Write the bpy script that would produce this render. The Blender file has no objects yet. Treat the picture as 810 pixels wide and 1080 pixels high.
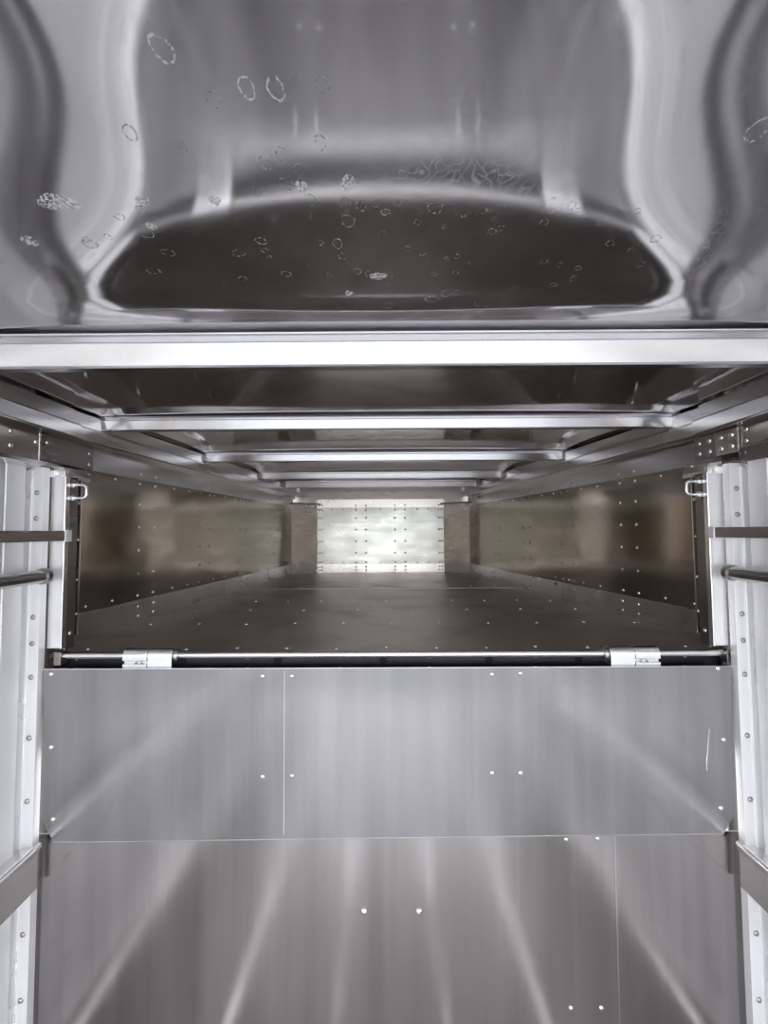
import bpy, bmesh, math, random
from mathutils import Vector, Matrix, noise
S = bpy.context.scene
COL = S.collection
PI = math.pi

# ------------------------------------------------------------------ camera
EYE = Vector((0, 0, 1.6))
F, YAW, PITCH, ROLL = 450.0, .004, math.radians(2.67), .0055
Rm = Matrix.Rotation(YAW, 3, 'Z') @ Matrix.Rotation(PITCH, 3, 'X') @ Matrix.Rotation(ROLL, 3, 'Y')
cd = bpy.data.cameras.new('camera')
cam = bpy.data.objects.new('camera', cd)
COL.objects.link(cam)
cd.sensor_fit = 'VERTICAL'; cd.sensor_height = 24; cd.lens = F/1080*24
cd.clip_start = .01; cd.clip_end = 200
cam.matrix_world = Matrix.Translation(EYE) @ (Rm @ Matrix.Rotation(PI/2, 3, 'X')).to_4x4()
S.camera = cam

# ------------------------------------------------------------------ sky
w = bpy.data.worlds.new('overcast'); S.world = w; w.use_nodes = True
nt = w.node_tree; nt.nodes.clear()
out = nt.nodes.new('ShaderNodeOutputWorld'); bg = nt.nodes.new('ShaderNodeBackground')
tc = nt.nodes.new('ShaderNodeTexCoord'); sx = nt.nodes.new('ShaderNodeSeparateXYZ'); cr = nt.nodes.new('ShaderNodeValToRGB')
nt.links.new(tc.outputs['Generated'], sx.inputs[0]); nt.links.new(sx.outputs['Z'], cr.inputs[0])
e = cr.color_ramp.elements
e[0].position = 0; e[0].color = (.95, .95, .95, 1)
e[1].position = .8; e[1].color = (.78, .84, .95, 1)
nt.links.new(cr.outputs[0], bg.inputs[0]); bg.inputs[1].default_value = 4.0
nt.links.new(bg.outputs[0], out.inputs[0])

vs = S.view_settings
S.display_settings.display_device = 'sRGB'
vs.view_transform = 'Standard'; vs.look = 'None'; vs.gamma = 1; vs.use_curve_mapping = False
vs.exposure = 0.5
cy = S.cycles
cy.max_bounces = 16; cy.glossy_bounces = 14; cy.diffuse_bounces = 5; cy.sample_clamp_indirect = 8
cy.caustics_reflective = True

# ------------------------------------------------------------------ materials
def alu(name, col=(.80, .80, .81), rough=.22, var=.08, grain=(4, 4, 90), gb=.02, wave=0.0, ws=2.0, aniso=0, arot=0, dirt=0.0, dcol=(.35, .33, .30), metal=1.0, streak=0.0, runs=0.0):
    m = bpy.data.materials.new(name); m.use_nodes = True
    n = m.node_tree; N = n.nodes; L = n.links
    p = N['Principled BSDF']
    p.inputs['Metallic'].default_value = metal
    tc = N.new('ShaderNodeTexCoord')
    mp = N.new('ShaderNodeMapping'); mp.inputs['Scale'].default_value = grain
    L.new(tc.outputs['Object'], mp.inputs[0])
    g = N.new('ShaderNodeTexNoise'); g.inputs['Scale'].default_value = 1; g.inputs['Detail'].default_value = 3
    L.new(mp.outputs[0], g.inputs['Vector'])
    s = N.new('ShaderNodeTexNoise'); s.inputs['Scale'].default_value = 5; s.inputs['Detail'].default_value = 6
    L.new(tc.outputs['Object'], s.inputs['Vector'])
    # roughness = rough + var*(grain + smudge)
    a = N.new('ShaderNodeMath'); a.operation = 'ADD'
    L.new(g.outputs[0], a.inputs[0]); L.new(s.outputs[0], a.inputs[1])
    r = N.new('ShaderNodeMapRange'); r.inputs[1].default_value = .6; r.inputs[2].default_value = 1.4
    r.inputs[3].default_value = max(.03, rough-var); r.inputs[4].default_value = rough+var
    L.new(a.outputs[0], r.inputs[0]); L.new(r.outputs[0], p.inputs['Roughness'])
    mx = N.new('ShaderNodeMixRGB'); mx.inputs[1].default_value = (*col, 1)
    mx.inputs[2].default_value = (*dcol, 1)
    dr = N.new('ShaderNodeMapRange'); dr.inputs[1].default_value = .5; dr.inputs[2].default_value = .8
    dr.inputs[3].default_value = 0; dr.inputs[4].default_value = dirt
    L.new(s.outputs[0], dr.inputs[0]); L.new(dr.outputs[0], mx.inputs[0])
    colout = mx.outputs[0]
    if streak:      # rolling streaks of the mill finish
        sm = N.new('ShaderNodeMapping'); sm.inputs['Scale'].default_value = (14, 14, .5)
        sn = N.new('ShaderNodeTexNoise'); sn.inputs['Scale'].default_value = 1; sn.inputs['Detail'].default_value = 4; sn.inputs['Distortion'].default_value = .3
        sr = N.new('ShaderNodeMapRange'); sr.inputs[1].default_value = .3; sr.inputs[2].default_value = .7
        sr.inputs[3].default_value = 1-streak; sr.inputs[4].default_value = 1
        mu = N.new('ShaderNodeMixRGB'); mu.blend_type = 'MULTIPLY'; mu.inputs[0].default_value = 1
        L.new(tc.outputs['Object'], sm.inputs[0]); L.new(sm.outputs[0], sn.inputs['Vector']); L.new(sn.outputs[0], sr.inputs[0])
        L.new(colout, mu.inputs[1]); L.new(sr.outputs[0], mu.inputs[2]); colout = mu.outputs[0]
    L.new(colout, p.inputs['Base Color'])
    if runs:        # thin dried water runs: matt wriggling lines in patches
        wv = N.new('ShaderNodeTexNoise'); wv.inputs['Scale'].default_value = 7; wv.inputs['Detail'].default_value = 3
        wa = N.new('ShaderNodeMixRGB'); wa.blend_type = 'ADD'; wa.inputs[0].default_value = .35
        vo = N.new('ShaderNodeTexVoronoi'); vo.feature = 'DISTANCE_TO_EDGE'; vo.inputs['Scale'].default_value = 45
        L.new(tc.outputs['Object'], wv.inputs['Vector']); L.new(tc.outputs['Object'], wa.inputs[1]); L.new(wv.outputs['Color'], wa.inputs[2]); L.new(wa.outputs[0], vo.inputs['Vector'])
        ed = N.new('ShaderNodeMapRange'); ed.inputs[1].default_value = .0; ed.inputs[2].default_value = .06; ed.inputs[3].default_value = 1; ed.inputs[4].default_value = 0
        L.new(vo.outputs['Distance'], ed.inputs[0])
        mk = N.new('ShaderNodeTexNoise'); mk.inputs['Scale'].default_value = 4.5; mk.inputs['Detail'].default_value = 5
        L.new(tc.outputs['Object'], mk.inputs['Vector'])
        mr = N.new('ShaderNodeMapRange'); mr.inputs[1].default_value = .50; mr.inputs[2].default_value = .66
        L.new(mk.outputs[0], mr.inputs[0])
        ml = N.new('ShaderNodeMath'); ml.operation = 'MULTIPLY'; L.new(ed.outputs[0], ml.inputs[0]); L.new(mr.outputs[0], ml.inputs[1])
        m2 = N.new('ShaderNodeMath'); m2.operation = 'MULTIPLY'; m2.inputs[1].default_value = runs; L.new(ml.outputs[0], m2.inputs[0])
        ra = N.new('ShaderNodeMath'); ra.operation = 'ADD'; L.new(r.outputs[0], ra.inputs[0]); L.new(m2.outputs[0], ra.inputs[1]); L.new(ra.outputs[0], p.inputs['Roughness'])
    b = N.new('ShaderNodeBump'); b.inputs['Strength'].default_value = gb; b.inputs['Distance'].default_value = .01
    L.new(g.outputs[0], b.inputs['Height'])
    last = b
    if wave:
        wn = N.new('ShaderNodeTexNoise'); wn.inputs['Scale'].default_value = ws; wn.inputs['Detail'].default_value = 1
        L.new(tc.outputs['Object'], wn.inputs['Vector'])
        b2 = N.new('ShaderNodeBump'); b2.inputs['Strength'].default_value = 1; b2.inputs['Distance'].default_value = wave
        L.new(wn.outputs[0], b2.inputs['Height']); L.new(b.outputs[0], b2.inputs['Normal']); last = b2
    L.new(last.outputs[0], p.inputs['Normal'])
    if aniso:
        t = N.new('ShaderNodeTangent'); t.direction_type = 'RADIAL'; t.axis = 'Z'
        p.inputs['Anisotropic'].default_value = aniso; p.inputs['Anisotropic Rotation'].default_value = arot
        L.new(t.outputs[0], p.inputs['Tangent'])
    return m

M = {}
M['roof'] = alu('roof_sheet', (.93, .91, .92), .075, .015, (3, 3, 3), .0, dirt=.15, runs=.05, metal=.985)
M['bow'] = alu('bow_metal', (.70, .70, .72), .20, .03, (6, 1, 1), .0)
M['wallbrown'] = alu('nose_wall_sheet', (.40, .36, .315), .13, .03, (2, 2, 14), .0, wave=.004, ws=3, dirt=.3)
M['nose'] = alu('nose_sheet', (.47, .48, .455), .30, .08, (3, 3, 20), .0, wave=.006, ws=4, dirt=.2)
M['deck'] = alu('deck_sheet', (.62, .575, .535), .38, .04, (12, 2, 2), .0, wave=.003, ws=3, dirt=.5, dcol=(.18, .16, .14))
M['apron'] = alu('apron_sheet', (.34, .335, .34), .19, .04, (90, 90, 3), .01, streak=.22, wave=.004, ws=2.2, aniso=.7, dirt=.15)
M['lower'] = alu('lower_sheet', (.41, .39, .385), .17, .04, (90, 90, 2), .01, streak=.25, wave=.004, ws=2.2, aniso=.5, dirt=.2)
M['rail'] = alu('rail_metal', (.72, .71, .71), .22, .05, (60, 3, 60), .02)
M['post'] = alu('post_metal', (.97, .97, .99), .40, .06, (20, 20, 2), .0, dirt=.15, metal=.35)
M['sheet'] = alu('side_sheet', (.93, .93, .95), .30, .06, (20, 20, 2), .0, wave=.003, ws=3, dirt=.1, metal=.4)
M['dark'] = alu('dark_metal_and_shade', (.30, .28, .27), .30, .06)
M['gap_shade'] = alu('beam_gap_shade', (.06, .06, .07), .45, .06)  # shade of the gap under the deck edge, put into the beam's colour
M['header'] = alu('header_sheet', (.52, .48, .44), .22, .04, (4, 4, 60), .02, wave=.002)
M['strip'] = alu('kick_strip_metal', (.84, .82, .81), .28, .04, (3, 3, 10), .0, dirt=.4)
M['bright'] = alu('bright_steel', (.90, .91, .93), .16, .05)
M['rivet'] = alu('rivet_metal', (.86, .86, .86), .22, .04)
M['rivet_dark'] = alu('wall_rivet_metal', (.42, .40, .38), .30, .04)
M['tube'] = alu('tube_metal', (.52, .51, .51), .24, .05)
M['floor'] = alu('floor_plank_metal', (.36, .35, .34), .42, .06, (60, 3, 60), .02, dirt=.3)
M['rib'] = alu('streak_rib_metal', (.97, .95, .93), .16, .04)
def plain(name, col, rough):
    m = bpy.data.materials.new(name); m.use_nodes = True; N = m.node_tree.nodes; L = m.node_tree.links
    p = N['Principled BSDF']; p.inputs['Roughness'].default_value = rough
    t = N.new('ShaderNodeTexNoise'); t.inputs['Scale'].default_value = 6; t.inputs['Detail'].default_value = 8
    c = N.new('ShaderNodeMixRGB'); c.inputs[1].default_value = (*[v*.8 for v in col], 1); c.inputs[2].default_value = (*[min(1, v*1.2) for v in col], 1)
    L.new(t.outputs[0], c.inputs[0]); L.new(c.outputs[0], p.inputs['Base Color'])
    return m
M['ground'] = plain('gravel_ground', (.30, .29, .27), .9)
M['spot'] = plain('dried_water', (.80, .79, .78), .7)
M['faint'] = plain('faint_dried_water', (.34, .33, .32), .6)
for kx, th in (('spot', .47), ('faint', .50)):      # broken, lacy deposits
    n_ = M[kx].node_tree; pp = n_.nodes['Principled BSDF']
    tt = n_.nodes.new('ShaderNodeTexNoise'); tt.inputs['Scale'].default_value = 260; tt.inputs['Detail'].default_value = 2
    cc = n_.nodes.new('ShaderNodeTexCoord'); n_.links.new(cc.outputs['Object'], tt.inputs['Vector'])
    mm = n_.nodes.new('ShaderNodeMapRange'); mm.inputs[1].default_value = th-.05; mm.inputs[2].default_value = th+.08; mm.inputs[4].default_value = .8
    n_.links.new(tt.outputs[0], mm.inputs[0]); n_.links.new(mm.outputs[0], pp.inputs['Alpha'])
M['hole'] = plain('black_hole', (.01, .01, .01), .9)
M['lamp'] = plain('amber_lens', (.8, .25, .05), .3)

# ------------------------------------------------------------------ mesh helpers
def fbox(bm, o, ux, uy, uz, r):
    """box in a frame: origin o, axes, ranges ((a,b),(c,d),(e,f))"""
    o, ux, uy, uz = map(Vector, (o, ux, uy, uz))
    v = [bm.verts.new(o+ux*r[0][i]+uy*r[1][j]+uz*r[2][k]) for i in (0, 1) for j in (0, 1) for k in (0, 1)]
    for f in ((0, 1, 3, 2), (4, 6, 7, 5), (0, 4, 5, 1), (2, 3, 7, 6), (0, 2, 6, 4), (1, 5, 7, 3)):
        bm.faces.new([v[i] for i in f])
X, Y, Z = Vector((1, 0, 0)), Vector((0, 1, 0)), Vector((0, 0, 1))
def bx(bm, x, y, z): fbox(bm, (0, 0, 0), X, Y, Z, (x, y, z))
def prism(bm, pts, o, ua, ub, uc, c0, c1):
    """polygon pts (a,b) extruded along uc from c0 to c1"""
    o, ua, ub, uc = map(Vector, (o, ua, ub, uc))
    A = [bm.verts.new(o+ua*a+ub*b+uc*c0) for a, b in pts]
    B = [bm.verts.new(o+ua*a+ub*b+uc*c1) for a, b in pts]
    bm.faces.new(A[::-1]); bm.faces.new(B)
    n = len(pts)
    for i in range(n):
        bm.faces.new((A[i], A[(i+1) % n], B[(i+1) % n], B[i]))
def tube(bm, pts, r, seg=16):
    pts = [Vector(p) for p in pts]; rings = []
    for i, p in enumerate(pts):
        t = (pts[min(i+1, len(pts)-1)]-pts[max(i-1, 0)]).normalized()
        a = t.orthogonal().normalized() if not rings else (pa - t*pa.dot(t)).normalized()
        pa = a; b = t.cross(a)
        rings.append([bm.verts.new(p+(a*math.cos(2*PI*k/seg)+b*math.sin(2*PI*k/seg))*r) for k in range(seg)])
    for A, B in zip(rings, rings[1:]):
        for k in range(seg): bm.faces.new((A[k], A[(k+1) % seg], B[(k+1) % seg], B[k]))
    bm.faces.new(rings[0][::-1]); bm.faces.new(rings[-1])
def obj(name, bm, mat, parent=None, bevel=0, smooth=False, kind=None, label=None, cat=None, group=None, seg=2):
    bmesh.ops.recalc_face_normals(bm, faces=bm.faces)
    me = bpy.data.meshes.new(name); bm.to_mesh(me); bm.free()
    me.materials.append(M[mat])
    o = bpy.data.objects.new(name, me); COL.objects.link(o)
    if parent: o.parent = parent
    if smooth:
        for p in me.polygons: p.use_smooth = True
        me.set_sharp_from_angle(angle=math.radians(38))
    if bevel:
        md = o.modifiers.new('edge', 'BEVEL'); md.width = bevel; md.segments = seg; md.limit_method = 'ANGLE'; md.angle_limit = .6
    if kind: o['kind'] = kind
    if label: o['label'] = label
    if cat: o['category'] = cat
    if group: o['group'] = group
    return o
def thing(name, label, cat, loc=(0, 0, 0), group=None):
    o = bpy.data.objects.new(name, None); COL.objects.link(o); o.location = loc
    o['label'] = label; o['category'] = cat
    if group: o['group'] = group
    PENDING.append(o)
    return o
PENDING = []
def settle():
    """parts are modelled in scene coordinates: keep them there under their thing's base"""
    bpy.context.view_layer.update()
    for e in PENDING:
        for c in e.children: c.matrix_parent_inverse = e.matrix_world.inverted()
    PENDING.clear()
NB = bmesh.new
def grid(bm, nx, ny, fn):
    V = [[bm.verts.new(fn(i/nx, j/ny)) for i in range(nx+1)] for j in range(ny+1)]
    for j in range(ny):
        for i in range(nx): bm.faces.new((V[j][i], V[j][i+1], V[j+1][i+1], V[j+1][i]))

# rivets: one dome mesh shared by all of them
bmr = NB()
prof = [(1.0, 0), (1.0, .10), (.86, .34), (.55, .55), (.22, .64), (0, .66)]
R_ = [[bmr.verts.new((a*math.cos(2*PI*k/14), a*math.sin(2*PI*k/14), h)) for k in range(14)] if a else [bmr.verts.new((0, 0, h))] for a, h in prof]
for A, B in zip(R_, R_[1:]):
    for k in range(14):
        bmr.faces.new((A[k], A[(k+1) % 14], B[(k+1) % 14], B[k]) if len(B) > 1 else (A[k], A[(k+1) % 14], B[0]))
RV = bpy.data.meshes.new('rivet'); bmr.to_mesh(RV); bmr.free(); RV.materials.append(M['rivet'])
RV2 = RV.copy(); RV2.name = 'wall_rivet'; RV2.materials[0] = M['rivet_dark']
for me_ in (RV, RV2):
    for p in me_.polygons: p.use_smooth = True
def rivet(parent, p, n, r=.0065, name='rivet', dark=False):
    o = bpy.data.objects.new(name, RV2 if dark else RV); COL.objects.link(o)
    o.parent = parent
    q = Vector(n).to_track_quat('Z', 'Y').to_matrix().to_4x4()
    o.matrix_basis = Matrix.Translation(Vector(p)) @ q @ Matrix.Scale(r, 4)
    return o

# ------------------------------------------------------------------ key measures
DECK = 1.24; ROOF = 2.01; YD = 1.27
LA, LB = Vector((-1.06, 1.40, 0)), Vector((-.815, 3.66, 0))      # nose side walls in plan
RA, RB = Vector((1.085, 1.40, 0)), Vector((.725, 3.66, 0))
NA, NBp = Vector((-.618, 3.85, 0)), Vector((.522, 3.85, 0))        # end panel
BOWS = [-1.75, -1.15, -.56, .06, .875, 1.50, 2.185, 2.91, 3.375]
REAR = -1.8

# ------------------------------------------------------------------ structure
bm = NB(); bx(bm, (-30, 30), (-30, 12), (-.50, -.42)); obj('ground', bm, 'ground', kind='structure')
bm = NB(); bx(bm, (-1.07, 1.07), (REAR, 1.30), (-.04, 0))
fl = obj('floor', bm, 'floor', kind='structure')
for x in (-1.015, -.53, -.17, .19, .52, 1.015):  # out-of-view polished ribs, added so the drop wall reflects bright streaks
    bm = NB(); prism(bm, [(-.016, 0), (-.010, .008), (.010, .008), (.016, 0)], (x, 0, 0), X, Z, Y, REAR, 1.262)
    obj('streak_rib', bm, 'rib', fl)

BT = [(0, 0), (0, 1), (0, 2), (0, 3), (0, 4), (1, 0), (1, 1), (1, 2), (1, 3), (1, 4), (2, 0), (2, 1), (2, 2), (2, 3), (2, 4), (3, 0), (3, 1), (3, 2), (3, 3), (4, 0), (4, 1), (4, 2)]
BC = [0.0362, 0.3018, -0.0908, -0.1035, -0.0576, -0.0108, -0.2276, -0.0173, -0.033, -0.0159, -0.0121, 0.004, -0.0613, -0.0486, -0.0253, -0.0615, 0.0845, -0.0107, -0.0152, 0.1681, 0.019, -0.0177]
def roof_z(x, y):
    """the sheet buckles up between two bows; BT/BC describe the buckle of one bay"""
    for a, b in zip(BOWS, BOWS[1:]):
        if a <= y <= b:
            u = 2*(y-a)/(b-a)-1; q = min(1, abs(x)/1.04)**2
            if a > 0 and b < .9:
                return ROOF + (1-q)*((1-u*u)*sum(c*u**m*q**n for c, (m, n) in zip(BC, BT)) + .014*(1-u**6))
            return ROOF + (.030*(1-u*u)+.012*(1-u**6))*(1-q)
    return ROOF
bm = NB()
ny = 260
ys = []
for a, b in zip([REAR]+BOWS, BOWS+[3.95]):
    n = 26 if b > 0 else 12
    ys += [a+(b-a)*i/n for i in range(n)]
ys.append(3.95)
nx = 56
V = [[bm.verts.new((x, y, roof_z(x, y))) for x in [-1.12+2.24*i/nx for i in range(nx+1)]] for y in ys]
for j in range(len(ys)-1):
    for i in range(nx): bm.faces.new((V[j][i], V[j][i+1], V[j+1][i+1], V[j+1][i]))
ceiling = obj('ceiling', bm, 'roof', kind='structure', smooth=False)
for p in ceiling.data.polygons: p.use_smooth = True
md = ceiling.modifiers.new('thick', 'SOLIDIFY'); md.thickness = .004; md.offset = 1

# dried water rings left on the roof sheet
rnd = random.Random(5)
def roof_at(px, py):
    d = Rm @ Vector(((px-405)/F, 1, -(py-540)/F)); z = 2.06
    for _ in range(20):
        p = EYE+d*((z-1.6)/d.z); z = roof_z(p.x, p.y)
    return EYE+d*((z-1.6)/d.z)
def spot(px, py, rpx, fill=0, ax=1.0):
    p = roof_at(px, py); e = .002
    n = Vector(((roof_z(p.x+e, p.y)-roof_z(p.x-e, p.y))/2/e, (roof_z(p.x, p.y+e)-roof_z(p.x, p.y-e))/2/e, -1)).normalized()
    a = X-n*n.dot(X); a.normalize(); b = n.cross(a)
    r = rpx*(p-EYE).length/F*.85
    bm = NB(); K = 26; ph = [rnd.uniform(0, 6.28) for _ in range(4)]
    rings = []
    for f, h in ((1.0, .0), (.95, .0004), (.88, .0003) if not fill else (.6, .0005), (.82, 0.0) if not fill else (.05, .0006)):
        R = []
        for k in range(K):
            q = 2*PI*k/K
            w = 1+.08*math.sin(2*q+ph[0])+.05*math.sin(3*q+ph[1])+.03*math.sin(7*q+ph[2])+(.05*math.sin(11*q+ph[3]) if f < .95 else 0)
            R.append(bm.verts.new(p+n*(h+.0003)+(a*math.cos(q)*ax+b*math.sin(q)*1.25)*r*w*f))
        rings.append(R)
    for A, B in zip(rings, rings[1:]):
        for k in range(K): bm.faces.new((A[k], A[(k+1) % K], B[(k+1) % K], B[k]))
    obj('water_spot', bm, 'spot' if rpx > 6.5 or fill else 'faint', ceiling)
for a in ((291, 94, 8), (260, 93, 7.5), (310, 86, 5), (340, 89, 6), (297, 162, 6), (338, 150, 6), (280, 172, 6), (317, 179, 5.5), (302, 194, 6), (318, 197, 6, 1), (328, 211, 5.5), (271, 201, 5),
          (367, 193, 7, 1), (364, 215, 6), (367, 233, 6, 0, 1.3), (356, 257, 5.5), (361, 270, 4), (399, 291, 5, 1, 1.8), (378, 216, 4), (381, 217, 5), (396, 214, 4), (403, 247, 4), (459, 219, 6, 0, 1.3), (424, 184, 4), (603, 217, 4),
          (58, 213, 6, 1, 2.6), (76, 215, 4.5, 1, 1.6), (150, 212, 4.5, 1, 1.4), (226, 211, 4.5, 1, 1.5), (31, 254, 4, 1, 1.6), (160, 238, 4, 1, 1.2), (137, 140, 6), (190, 152, 5), (171, 52, 9), (225, 105, 6), (368, 309, 4, 1),
          (377, 286, 4), (389, 289, 4), (347, 290, 3), (338, 256, 3), (411, 290, 4), (430, 262, 3), (799, 137, 8), (455, 316, 5, 0, 1.4), (471, 309, 5, 0, 1.3), (410, 322, 4, 0, 1.3)): spot(*a)
for _ in range(44): spot(rnd.uniform(390, 700), rnd.uniform(205, 328), rnd.uniform(1.6, 3.4), 0, rnd.uniform(1, 1.6))
for _ in range(16): spot(rnd.uniform(60, 330), rnd.uniform(220, 325), rnd.uniform(2, 4), 0, rnd.uniform(1, 2))

# main box side walls; unseen slots behind the viewpoint, placed to let light in
for s, nm in ((-1, 'wall_left'), (1, 'wall_right')):
    bm = NB()
    def sb(y, z, d=(1.05, 1.062)): bx(bm, (s*d[0], s*d[1]), y, z)
    sb((REAR, 1.262), (0, .98)); sb((.30, 1.262), (.98, 1.82)); sb((REAR, 1.262), (1.80, 2.06))
    sb((REAR, .30), (1.22, 1.30)); sb((REAR, .30), (1.54, 1.62))
    for y in (-1.76, -1.25, -.73, -.12):
        bx(bm, (s*1.02, s*1.065), (y, y+.05), (0, 2.0))
    obj(nm, bm, 'sheet', kind='structure')
bm = NB()
bx(bm, (-1.07, 1.07), (REAR-.04, REAR), (1.93, 2.06)); bx(bm, (-1.07, -1.01), (REAR-.04, REAR), (0, 1.93)); bx(bm, (1.01, 1.07), (REAR-.04, REAR), (0, 1.93))
obj('wall_rear', bm, 'post', kind='structure')

for s, nm in ((-1, 'gap_filler_1'), (1, 'gap_filler_2')):
    bm = NB(); bx(bm, tuple(sorted((s*1.004, s*1.10))), (1.300, 1.306), (0, 1.80)); obj(nm, bm, 'dark', kind='structure')  # added plates closing a see-through gap; dark colour stands in for its shade
# nose section ----------------------------------------------------
bm = NB(); prism(bm, [(-1.08, 1.312), (1.10, 1.312), (1.10, 1.42), (.735, 3.68), (.53, 3.87), (-.63, 3.87), (-.83, 3.68), (-1.08, 1.42)], (0, 0, 0), X, Y, Z, DECK-.004, DECK)
deck = obj('floor_upper', bm, 'deck', kind='structure')
for y, xs in ((1.345, [-.93+.155*i for i in range(13)]), (1.70, [-.93+.19*i for i in range(11)]), (1.99, [-.88+.25*i for i in range(8)]), (2.24, [-.85+.17*i for i in range(11)]), (2.83, [-.72+.16*i for i in range(10)])):
    for i, x in enumerate(xs): rivet(deck, (x, y+.008*math.sin(i*2.3), DECK), Z, .006, 'screw')
bm = NB(); bx(bm, (-.9, .86), (2.735, 2.742), (DECK, DECK+.002)); obj('sheet_seam', bm, 'dark', deck)
bm = NB(); bx(bm, (-1.02, 1.03), (1.312, 1.322), (.95, DECK-.006)); beam = obj('trim_1', bm, 'gap_shade', kind='structure', label='dark cross beam face under the deck edge')
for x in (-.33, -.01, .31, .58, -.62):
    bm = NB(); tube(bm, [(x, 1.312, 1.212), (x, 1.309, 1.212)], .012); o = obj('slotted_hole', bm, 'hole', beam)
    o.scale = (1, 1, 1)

def side_wall(nm, A, B, sgn, cols, label):
    u = (B-A).normalized(); L = (B-A).length
    n = Vector((u.y, -u.x, 0))*(1 if sgn < 0 else -1)          # inward normal
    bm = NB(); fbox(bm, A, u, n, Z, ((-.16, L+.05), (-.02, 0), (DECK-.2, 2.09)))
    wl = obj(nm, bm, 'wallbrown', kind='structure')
    bm = NB(); fbox(bm, A, u, n, Z, ((0.02, L), (0, .003), (DECK, 1.326))); st = obj('kick_strip', bm, 'strip', wl, bevel=.001)
    bm = NB(); fbox(bm, A, u, n, Z, ((-.1, L), (0, .004), (1.822, 1.912))); hd = obj('header_strip', bm, 'rail', wl, bevel=.001)
    # panel laps
    for t in ():
        bm = NB(); fbox(bm, A, u, n, Z, ((t+.02, t+.022), (0, .0012), (1.326, 1.822))); obj('panel_lap', bm, 'wallbrown', wl)
    for i in range(0, len(cols), 2):
        for t in cols[i:i+2]:
            for z in (1.262, 1.300, 1.345, 1.435, 1.53, 1.625, 1.72, 1.805, 1.845):
                rivet(wl, A+u*t+n*(.0035 if z < 1.33 or z > 1.82 else 0)+Z*z, n, .0068, dark=t > .7)
    t = .10
    while t < L-.05:
        if min(abs(t-c) for c in cols) > .04:
            rivet(wl, A+u*t+Z*1.808, n, .0055)
            if t < 1.4: rivet(wl, A+u*t+Z*1.345, n, .0055)
        t += .125 if t < 1.4 else .16
    return wl, u, n
colsL = [.365, .462, .83, .925, 1.30, 1.395, 1.77, 1.865]
colsR = [.36, .45, .80, .90, 1.25, 1.34, 1.70, 1.80]
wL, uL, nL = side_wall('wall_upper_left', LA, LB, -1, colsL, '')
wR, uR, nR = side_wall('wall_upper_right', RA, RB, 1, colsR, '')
for s, A, wl in ((-1, LB, wL), (1, RB, wR)):
    # narrow dark return at the far end of the wall
    pass
# angled corner panels
def corner_panel(nm, P, Q):
    u = (Q-P).normalized(); L = (Q-P).length; n = Vector((u.y, -u.x, 0))
    if n.y > 0: n = -n
    bm = NB(); fbox(bm, P, u, n, Z, ((-.03, L), (-.01, 0), (DECK, 1.845)))
    o = obj(nm, bm, 'strip', kind='structure')
    for k in range(4): rivet(o, P+u*(.03+k*(L-.06)/3)+Z*1.832, n, .005)
    bm = NB(); fbox(bm, P, u, n, Z, ((-.03, L+.01), (-.03, .035), (1.846, 1.858))); obj('top_lip', bm, 'dark', o)
    return o
corner_panel('wall_front_left', LB+Vector((.012, .03, 0)), NA)
corner_panel('wall_front_right', RB+Vector((-.012, .03, 0)), NBp)
bm = NB(); bx(bm, (-.64, .54), (3.852, 3.862), (DECK, 1.89)); nose = obj('wall_front', bm, 'nose', kind='structure')
bm = NB(); bx(bm, (-.618, .522), (3.848, 3.852), (1.822, 1.895)); obj('header_strip', bm, 'strip', nose)
bm = NB(); bx(bm, (-.618, .522), (3.848, 3.852), (DECK, 1.312)); obj('kick_strip', bm, 'strip', nose)
def nx_(px): return (px-406.9)/450*3.85
for px in (336.5, 339.5, 375.5, 386, 416.6, 427.3, 463, 466):
    for z in (1.26, 1.29, 1.33, 1.412, 1.517, 1.622, 1.727, 1.80, 1.84):
        rivet(nose, (nx_(px), 3.852 if 1.32 < z < 1.82 else 3.848, z), -Y, .0085, dark=True)
for px in (350, 362, 401, 440, 452):
    rivet(nose, (nx_(px), 3.852, 1.806), -Y, .0075, dark=True); rivet(nose, (nx_(px), 3.852, 1.325), -Y, .0075, dark=True)
bm = NB(); bx(bm, (-.95, .90), (3.864, 3.90), (DECK, 2.09)); obj('trim_2', bm, 'dark', kind='structure')

# roof side rails (main + nose lengths), joint near the drop
def rail(nm, A, B, sgn, lab):
    u = (B-A).normalized(); L = (B-A).length; n = Vector((u.y, -u.x, 0))*(1 if sgn < 0 else -1)
    pts = [(0, 1.905), (.052, 1.905), (.056, 1.909), (.056, 1.950), (.050, 1.955), (.036, 1.957), (.033, 2.004), (0, 2.004)]
    bm = NB(); prism(bm, pts, A, n, Z, u, 0, L)
    return obj(nm, bm, 'rail', kind='structure', bevel=.0015)
r1 = rail('trim_3', Vector((-1.043, REAR, 0)), Vector((-1.043, 1.37, 0)), -1, '')
r2 = rail('trim_4', Vector((-1.052, 1.374, 0)), LB+Vector((.0, .10, 0)), -1, '')
r3 = rail('trim_5', Vector((1.048, REAR, 0)), Vector((1.048, 1.37, 0)), 1, '')
r4 = rail('trim_6', Vector((1.07, 1.374, 0)), RB+Vector((0, .10, 0)), 1, '')

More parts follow.
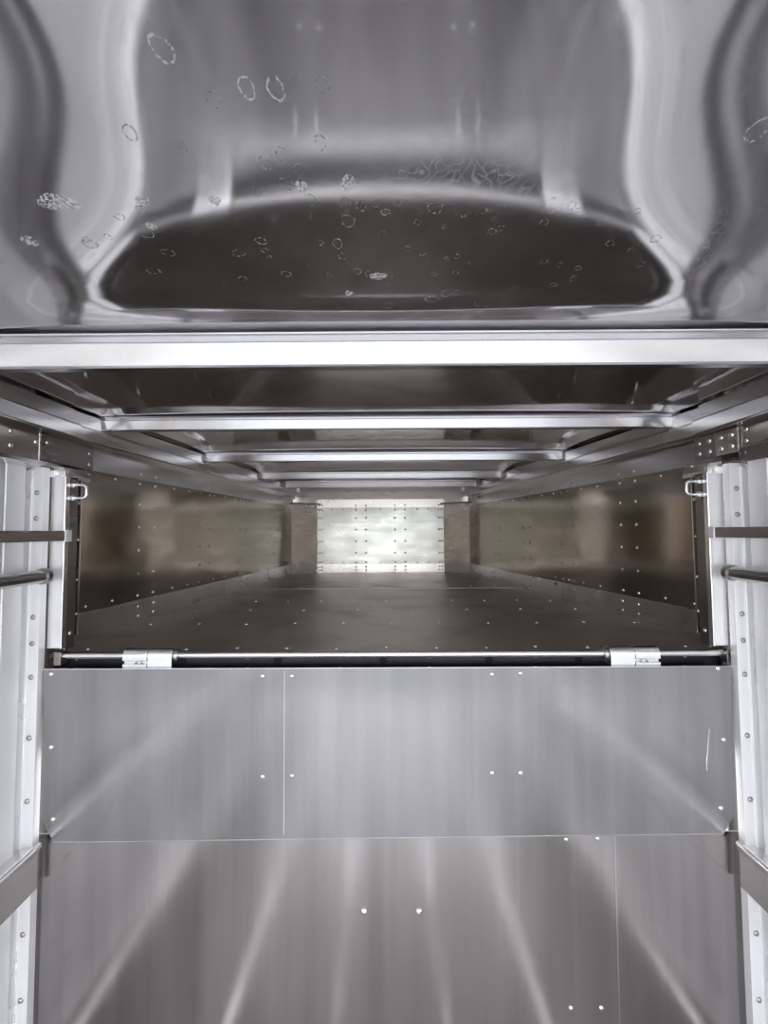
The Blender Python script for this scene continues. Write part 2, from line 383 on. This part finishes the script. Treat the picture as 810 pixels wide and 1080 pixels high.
# ------------------------------------------------------------------ roof bows
def halfw(y):
    return (-1.0, 1.0) if y < 1.3 else ((LA+(LB-LA)*((y-1.4)/2.26)).x+.045, (RA+(RB-RA)*((y-1.4)/2.26)).x-.045)
def bow(y, d, h, label, group='roof bows'):
    x0, x1 = halfw(y)
    t = thing('roof_bow', label, 'roof bow', ((x0+x1)/2, y, ROOF-h), group)
    # closed hat: web facing the rear, bottom face, rolled lip
    bm = NB()
    prism(bm, [(-.5*d, ROOF+.002), (-.5*d, ROOF-h*.18), (-.5*d-.003, ROOF-h*.22), (-.5*d-.003+h*.20, ROOF-h+.004), (-.5*d+.001+h*.20, ROOF-h), (.5*d, ROOF-h), (.5*d, ROOF+.002)],
          (0, y+.5*d, 0), Y, Z, X, x0, x1)
    obj('channel', bm, 'bow', t, bevel=.001)
    bm = NB(); bx(bm, (x0, x1), (y-.022, y), (ROOF-.004, ROOF-.001)); obj('top_flange', bm, 'bow', t)
    for x in (x0, x1):
        s = 1 if x > 0 else -1
        bm = NB(); bx(bm, (x-s*.006, x+s*.022), (y-.002, y+d+.002), (ROOF-h*.9, ROOF-.002)); obj('end_bracket', bm, 'dark', t)
    return t
labs = {.875: 'widest bright roof bow nearest the drop wall edge, spanning the full width', 1.50: 'second roof bow, just behind the widest one, above the drop wall',
        2.185: 'third roof bow counting inward from the widest', 2.91: 'fourth roof bow counting inward, thin and bright', 3.375: 'last and shortest roof bow before the riveted end wall',
        }
for y in BOWS:
    if y == .875: bow(y, .034, .060, labs[y])
    elif y > 0.5: bow(y, .030, .044 if y < 3.3 else .056, labs[y])

# ------------------------------------------------------------------ drop wall panels
def panel_front(name, x0, x1, z0, z1, yf, mat, label, chamfer=0):
    t = thing(name, label, 'metal panel', ((x0+x1)/2, yf, z0))
    bm = NB()
    c = chamfer
    pts = [(x0, z1-.003), (x0+.014, z0+.045), (x0+.045, z0-.006), (x1-.04, z0+.013), (x1-.012, z0+.060), (x1, z1)] if c else [(x0, z1), (x0, z0), (x1, z0), (x1, z1)]
    prism(bm, pts, (0, yf, 0), X, Z, Y, 0, .003)
    obj('sheet', bm, mat, t, bevel=.0008)
    return t
ap = panel_front('drop_panel', -.998, .995, .726, 1.207, 1.256, 'apron', 'upper brushed aluminium panel of the drop wall below the hinge rod', .035)
bm = NB(); bx(bm, (-1.003, 1.0), (1.256, 1.263), (1.2045, 1.2075)); obj('folded_edge', bm, 'bright', ap, bevel=.001)
k = 1.265/450
def on_wall(px, py, y):
    d = Rm @ Vector(((px-405)/F, 1, -(py-540)/F)); return EYE+d*(y/d.y)
for px, py in ((54, 711), (54, 788), (56, 864), (757, 705), (763, 780), (760, 852), (277, 713), (308, 713), (277, 819), (308, 818), (519, 711), (549, 710), (519, 815), (549, 815)):
    rivet(ap, on_wall(px, py, 1.256), -Y, .0068)
bm = NB(); bx(bm, (-.2965, -.295), (1.2552, 1.256), (.74, 1.20)); obj('score_line', bm, 'rail', ap)
lo = panel_front('drop_panel', -1.03, .652, 0, .735, 1.270, 'lower', 'wide lower aluminium sheet of the drop wall, reaching the floor')
for px, py in ((384, 961), (442, 961)): rivet(lo, on_wall(px, py, 1.270), -Y, .010, 'bolt_head')
for px, py in ((597, 885), (630, 884), (602, 1063), (634, 1063)): rivet(lo, on_wall(px, py, 1.270), -Y, .0065)
bm = NB(); tube(bm, [(-.952, 1.256, .7205), (.954, 1.256, .7395)], .0013, 6); obj('lower_edge', bm, 'rail', ap)
for x, z, x2, z2 in ((.925, 1.03, .912, .93), (.918, .98, .913, .915)):
    bm = NB(); tube(bm, [(x, 1.2558, z), (x2, 1.2558, z2)], .0007, 6); obj('scratch', bm, 'rivet', ap)
bm = NB(); bx(bm, (.649, .653), (1.2690, 1.2700), (0, .735)); obj('lap_edge', bm, 'tube', lo)
l2 = panel_front('drop_panel', .640, 1.03, 0, .735, 1.2735, 'lower', 'narrow lower aluminium sheet of the drop wall beside the vertical seam')

# hinge rod and hinges
t = thing('hinge_rod', 'long round steel rod along the deck edge above the drop panel', 'rod', (0, 1.285, 1.236))
bm = NB(); tube(bm, [(-1.0, 1.290, 1.236), (1.018, 1.290, 1.236)], .0095, 24); obj('rod', bm, 'rail', t, smooth=True)
for x in (-.985, 1.0): bm = NB(); bx(bm, (x, x+.022), (1.275, 1.305), (1.21, 1.250)); obj('end_bracket', bm, 'dark', t, bevel=.002)
for px in (54, 101, 289, 424, 500, 560, 600, 745):
    x = (px-407)*k
for x0, flip, label in ((-.775, 0, 'bright two-part hinge on the rod, on the side with the single long header plate'), (.655, 1, 'bright two-part hinge on the rod, on the side with two gusset plates')):
    t = thing('hinge', label, 'hinge', (x0+.072, 1.28, 1.205), 'hinges on the deck rod')
    def knuckle(a, b, slit):
        arc = [(-.021*math.cos(q), .021*math.sin(q)) for q in [PI*i/12 for i in range(13)]]
        pts = [(-.021, -.046)] + arc + [(.021, -.046)]
        if slit: pts = [(-.021, -.046), (-.021, -.022), (-.012, -.020), (-.012, -.014), (-.021, -.012)] + arc + [(.021, -.046)]
        bm = NB(); prism(bm, pts, (0, 1.287, 1.238), Y, Z, X, a, b); return obj('knuckle', bm, 'bright', t, bevel=.0015)
    knuckle(x0, x0+.071, not flip); knuckle(x0+.073, x0+.145, flip)
    bm = NB(); tube(bm, [(x0+(.045 if not flip else .10), 1.264, 1.221), (x0+(.045 if not flip else .10), 1.258, 1.221)], .004); obj('pin', bm, 'dark', t)
    bm = NB(); tube(bm, [(x0+(.115 if not flip else .03), 1.262, 1.199), (x0+(.115 if not flip else .03), 1.259, 1.199)], .005); obj('screw_hole', bm, 'hole', t)
    e_ = x0+.147 if not flip else x0-.012
    bm = NB(); tube(bm, [(e_, 1.290, 1.236), (e_+.010, 1.290, 1.236)], .018, 20); obj('weld_collar', bm, 'tube', t, smooth=True)
for px in (92, 264, 268, 568, 470): 
    pass
bolts = [-.94, -.42, -.14, .13, .45, .90]
for x in bolts: rivet(beam, (x, 1.312, 1.222), -Y, .007, 'bolt_head')

# ------------------------------------------------------------------ corner assemblies
def corner(s):
    side = 'on the gusset plate side' if s > 0 else 'opposite the gusset plates'
    k_ = s
    def B(x, y, z):
        bm = NB(); bx(bm, tuple(sorted((s*x[0], s*x[1]))), y, z); return bm
    # post: flange facing the rear, crease cover, bright inner band
    t = thing('corner_post', 'tall white aluminium riveted corner post, '+side, 'post', (s*1.03, 1.24, 0), 'corner posts')
    obj('flange', B((1.002, 1.045), (1.238, 1.242), (0, 1.795)), 'post', t, bevel=.001)
    obj('web', B((1.0, 1.004), (1.238, 1.262), (0, 1.795)), 'post', t, bevel=.001)
    obj('lap_strip', B((1.03, 1.060), (1.233, 1.238), (0, 1.785)), 'sheet', t, bevel=.001)
    obj('inner_band', B((1.030, 1.036), (1.150, 1.212), (0, 1.795)), 'post', t, bevel=.002)
    obj('band_return', B((1.034, 1.062), (1.208, 1.214), (0, 1.795)), 'post', t, bevel=.001)
    for z in (1.72, 1.645, 1.36, 1.285, 1.19, 1.02, .845, .655, .485, .31, .14):
        rivet(t, (s*1.018, 1.238, z), -Y, .0075, dark=True)
    # jamb channel standing on the deck behind the post
    t = thing('jamb_channel', 'upright door jamb channel holding a loop, '+side, 'channel', (s*.97, 1.28, DECK+.02), 'jamb channels at the opening')
    obj('front_plate', B((.955, 1.003), (1.272, 1.277), (1.262, 1.790)), 'post', t, bevel=.001)
    obj('inner_lip', B((.952, .957), (1.262, 1.280), (1.262, 1.772)), 'bright', t, bevel=.0015)
    obj('side_web', B((.955, .960), (1.280, 1.318), (1.255, 1.772)), 'dark', t, bevel=.001)  # dark reflection on this face of the channel is painted into its colour
    obj('rear_flange', B((1.0, 1.056), (1.392, 1.398), (1.27, 1.81)), 'rail', t, bevel=.001)
    for z in (1.70, 1.58, 1.45, 1.34): rivet(t, (s*1.008, 1.392, z), -Y, .006)
    bm = NB(); prism(bm, [(s*1.003, 1.78), (s*.955, 1.765), (s*.955, 1.778), (s*.968, 1.800), (s*1.003, 1.805)], (0, 1.27, 0), X, Z, Y, 0, .10)
    obj('top_cap', bm, 'strip', t, bevel=.001)
    for x in (.962, .994): obj('cap_tab', B((x-.007, x+.007), (1.262, 1.272), (1.768, 1.789)), 'bright', t, bevel=.001)
    rivet(t, (s*.9565, 1.300, 1.30), (-s, 0, 0), .007)
    # loop
    t = thing('tie_loop', 'small bright bent steel loop bolted to the jamb channel, '+side, 'loop', (s*.95, 1.298, 1.725), 'tie loops')
    zc, x0, yl = 1.728, .953, 1.292
    pts = [(s*x0, yl, zc+.020), (s*(x0-.030), yl, zc+.020)]
    for q in range(1, 6): pts.append((s*(x0-.030-.012*math.sin(PI/2*q/5)), yl, zc+.008+.012*math.cos(PI/2*q/5)))
    for q in range(0, 6): pts.append((s*(x0-.030-.012*math.cos(PI/2*q/5)), yl, zc-.008-.012*math.sin(PI/2*q/5)))
    pts.append((s*x0, yl, zc-.020))
    bm = NB(); tube(bm, pts, .0042, 12); obj('ring', bm, 'bright', t, smooth=True)
    for z in (zc+.020, zc-.020):
        bm = NB(); tube(bm, [(s*x0, yl, z), (s*(x0-.009), yl, z)], .0095, 6); obj('nut', bm, 'bright', t)
        bm = NB(); tube(bm, [(s*.9545, yl, z), (s*(x0-.002), yl, z)], .0125, 18); obj('washer', bm, 'tube', t)
    # rails on the side wall
    t = thing('square_rail', 'dark square tube rail at eye height meeting the jamb channel, '+side, 'rail', (s*.95, 0, 1.59), 'square rails')
    bm = NB(); xx = .915 if s < 0 else .932
    bx(bm, tuple(sorted((s*xx, s*(xx+.028)))), (-1.2, 1.215), (1.579, 1.608)); obj('tube', bm, 'tube', t, bevel=.002)
    bm = NB(); bx(bm, tuple(sorted((s*(xx-.002), s*(xx+.03)))), (1.215, 1.24), (1.577, 1.610)); obj('end_cap', bm, 'post', t, bevel=.002)
    bm = NB(); bx(bm, tuple(sorted((s*(xx+.02), s*1.0))), (1.222, 1.238), (1.583, 1.604)); obj('weld_tab', bm, 'tube', t, bevel=.002)
    t = thing('round_rail', 'round tube rail welded to the post under the square rail, '+side, 'rail', (s*1.0, 0, 1.48), 'round rails')
    bm = NB(); tube(bm, [(s*.985, -1.2, 1.478), (s*.985, 1.225, 1.478)], .019, 20); obj('tube', bm, 'tube', t, smooth=True)
    bm = NB(); tube(bm, [(s*.985, 1.222, 1.478), (s*.985, 1.238, 1.478)], .023, 20); obj('weld_collar', bm, 'dark', t, smooth=True)
    t = thing('ledge_rail', 'sloping lower ledge rail running to the drop panel corner, '+side, 'rail', (s*1.0, 0, .64), 'lower ledge rails')
    bm = NB(); prism(bm, [(s*1.05, .715), (s*.992, .722), (s*.984, .716), (s*.984, .704), (s*.990, .698), (s*.990, .600), (s*1.05, .585)], (0, 0, 0), X, Z, Y, -1.2, 1.250)
    obj('ledge', bm, 'rail', t, bevel=.002)
    bm = NB(); tube(bm, [(s*.990, -1.2, .716), (s*.990, 1.250, .716)], .009, 14); obj('round_lip', bm, 'bright', t, smooth=True)
    # long header plate at top of side wall
    settle()
for s in (-1, 1): corner(s)
t = thing('header_plate', 'long brown header plate with paired rivets above the post, beside the single dark plate', 'plate', (-1.04, .8, 1.8))
bm = NB(); bx(bm, (-1.042, -1.036), (-1.0, 1.262), (1.815, 1.905)); obj('sheet', bm, 'header', t, bevel=.001)
bm = NB(); prism(bm, [(-1.042, 1.818), (-1.0, 1.812), (-.996, 1.800), (-1.04, 1.79)], (0, 0, 0), X, Z, Y, .9, 1.30); obj('lower_flange', bm, 'rail', t, bevel=.001)
for y, z in ((1.165, 1.885), (1.165, 1.845), (1.25, 1.872)): rivet(t, (-1.036, y, z), X, .0075)
t = thing('joint_plate', 'single dark riveted plate bridging header and nose wall strip', 'plate', (-1.04, 1.35, 1.82))
bm = NB(); fbox(bm, (-1.038, 1.266, 0), Vector((-.004, .24, 0)).normalized(), Vector((.24, .004, 0)).normalized(), Z, ((0, .235), (0, .004), (1.822, 1.905))); obj('sheet', bm, 'dark', t, bevel=.001)
for y, z in ((1.29, 1.878), (1.475, 1.878), (1.475, 1.84), (1.30, 1.812)): rivet(t, (-1.034, y, z), X, .0072)
t = thing('header_plate', 'long brown header plate above the post, beside two four-rivet gusset plates', 'plate', (1.04, .8, 1.8))
bm = NB(); bx(bm, (1.036, 1.042), (-1.0, 1.235), (1.845, 1.905)); obj('sheet', bm, 'header', t, bevel=.001)
bm = NB(); bx(bm, (1.030, 1.042), (-1.0, 1.235), (1.795, 1.838)); obj('lower_flange', bm, 'dark', t, bevel=.002)
for z in (1.888, 1.855, 1.822, 1.788): rivet(t, (1.034, 1.215, z), -X, .0072)
for (ya, yb, mt, lb) in ((1.238, 1.322, 'header', 'brown gusset plate with four rivets next to the long header plate'), (1.324, 1.412, 'dark', 'black gusset plate with four rivets at start of nose wall strip')):
    t = thing('gusset_plate', lb, 'plate', (1.03, ya, 1.83), 'gusset plates')
    bm = NB(); bx(bm, (1.028, 1.034), (ya, yb), (1.828, 1.902)); obj('sheet', bm, mt, t, bevel=.001)
    for y in (ya+.022, yb-.022):
        for z in (1.848, 1.882): rivet(t, (1.028, y, z), -X, .0085)
settle()
# small amber lamps in the far upper corners
for x, lb in ((-.76, 'tiny amber marker lamp in the far upper corner, on the single plate side'), (.70, 'tiny amber marker lamp in the far upper corner, on the gusset plate side')):
    t = thing('marker_lamp', lb, 'lamp', (x, 3.52, 1.885), 'marker lamps')
    bm = NB(); tube(bm, [(x, 3.53, 1.885), (x, 3.50, 1.885)], .012, 14); obj('housing', bm, 'dark', t, smooth=True)
    bm = NB(); tube(bm, [(x, 3.502, 1.885), (x, 3.496, 1.885)], .008, 14); obj('lens', bm, 'lamp', t, smooth=True)
settle()
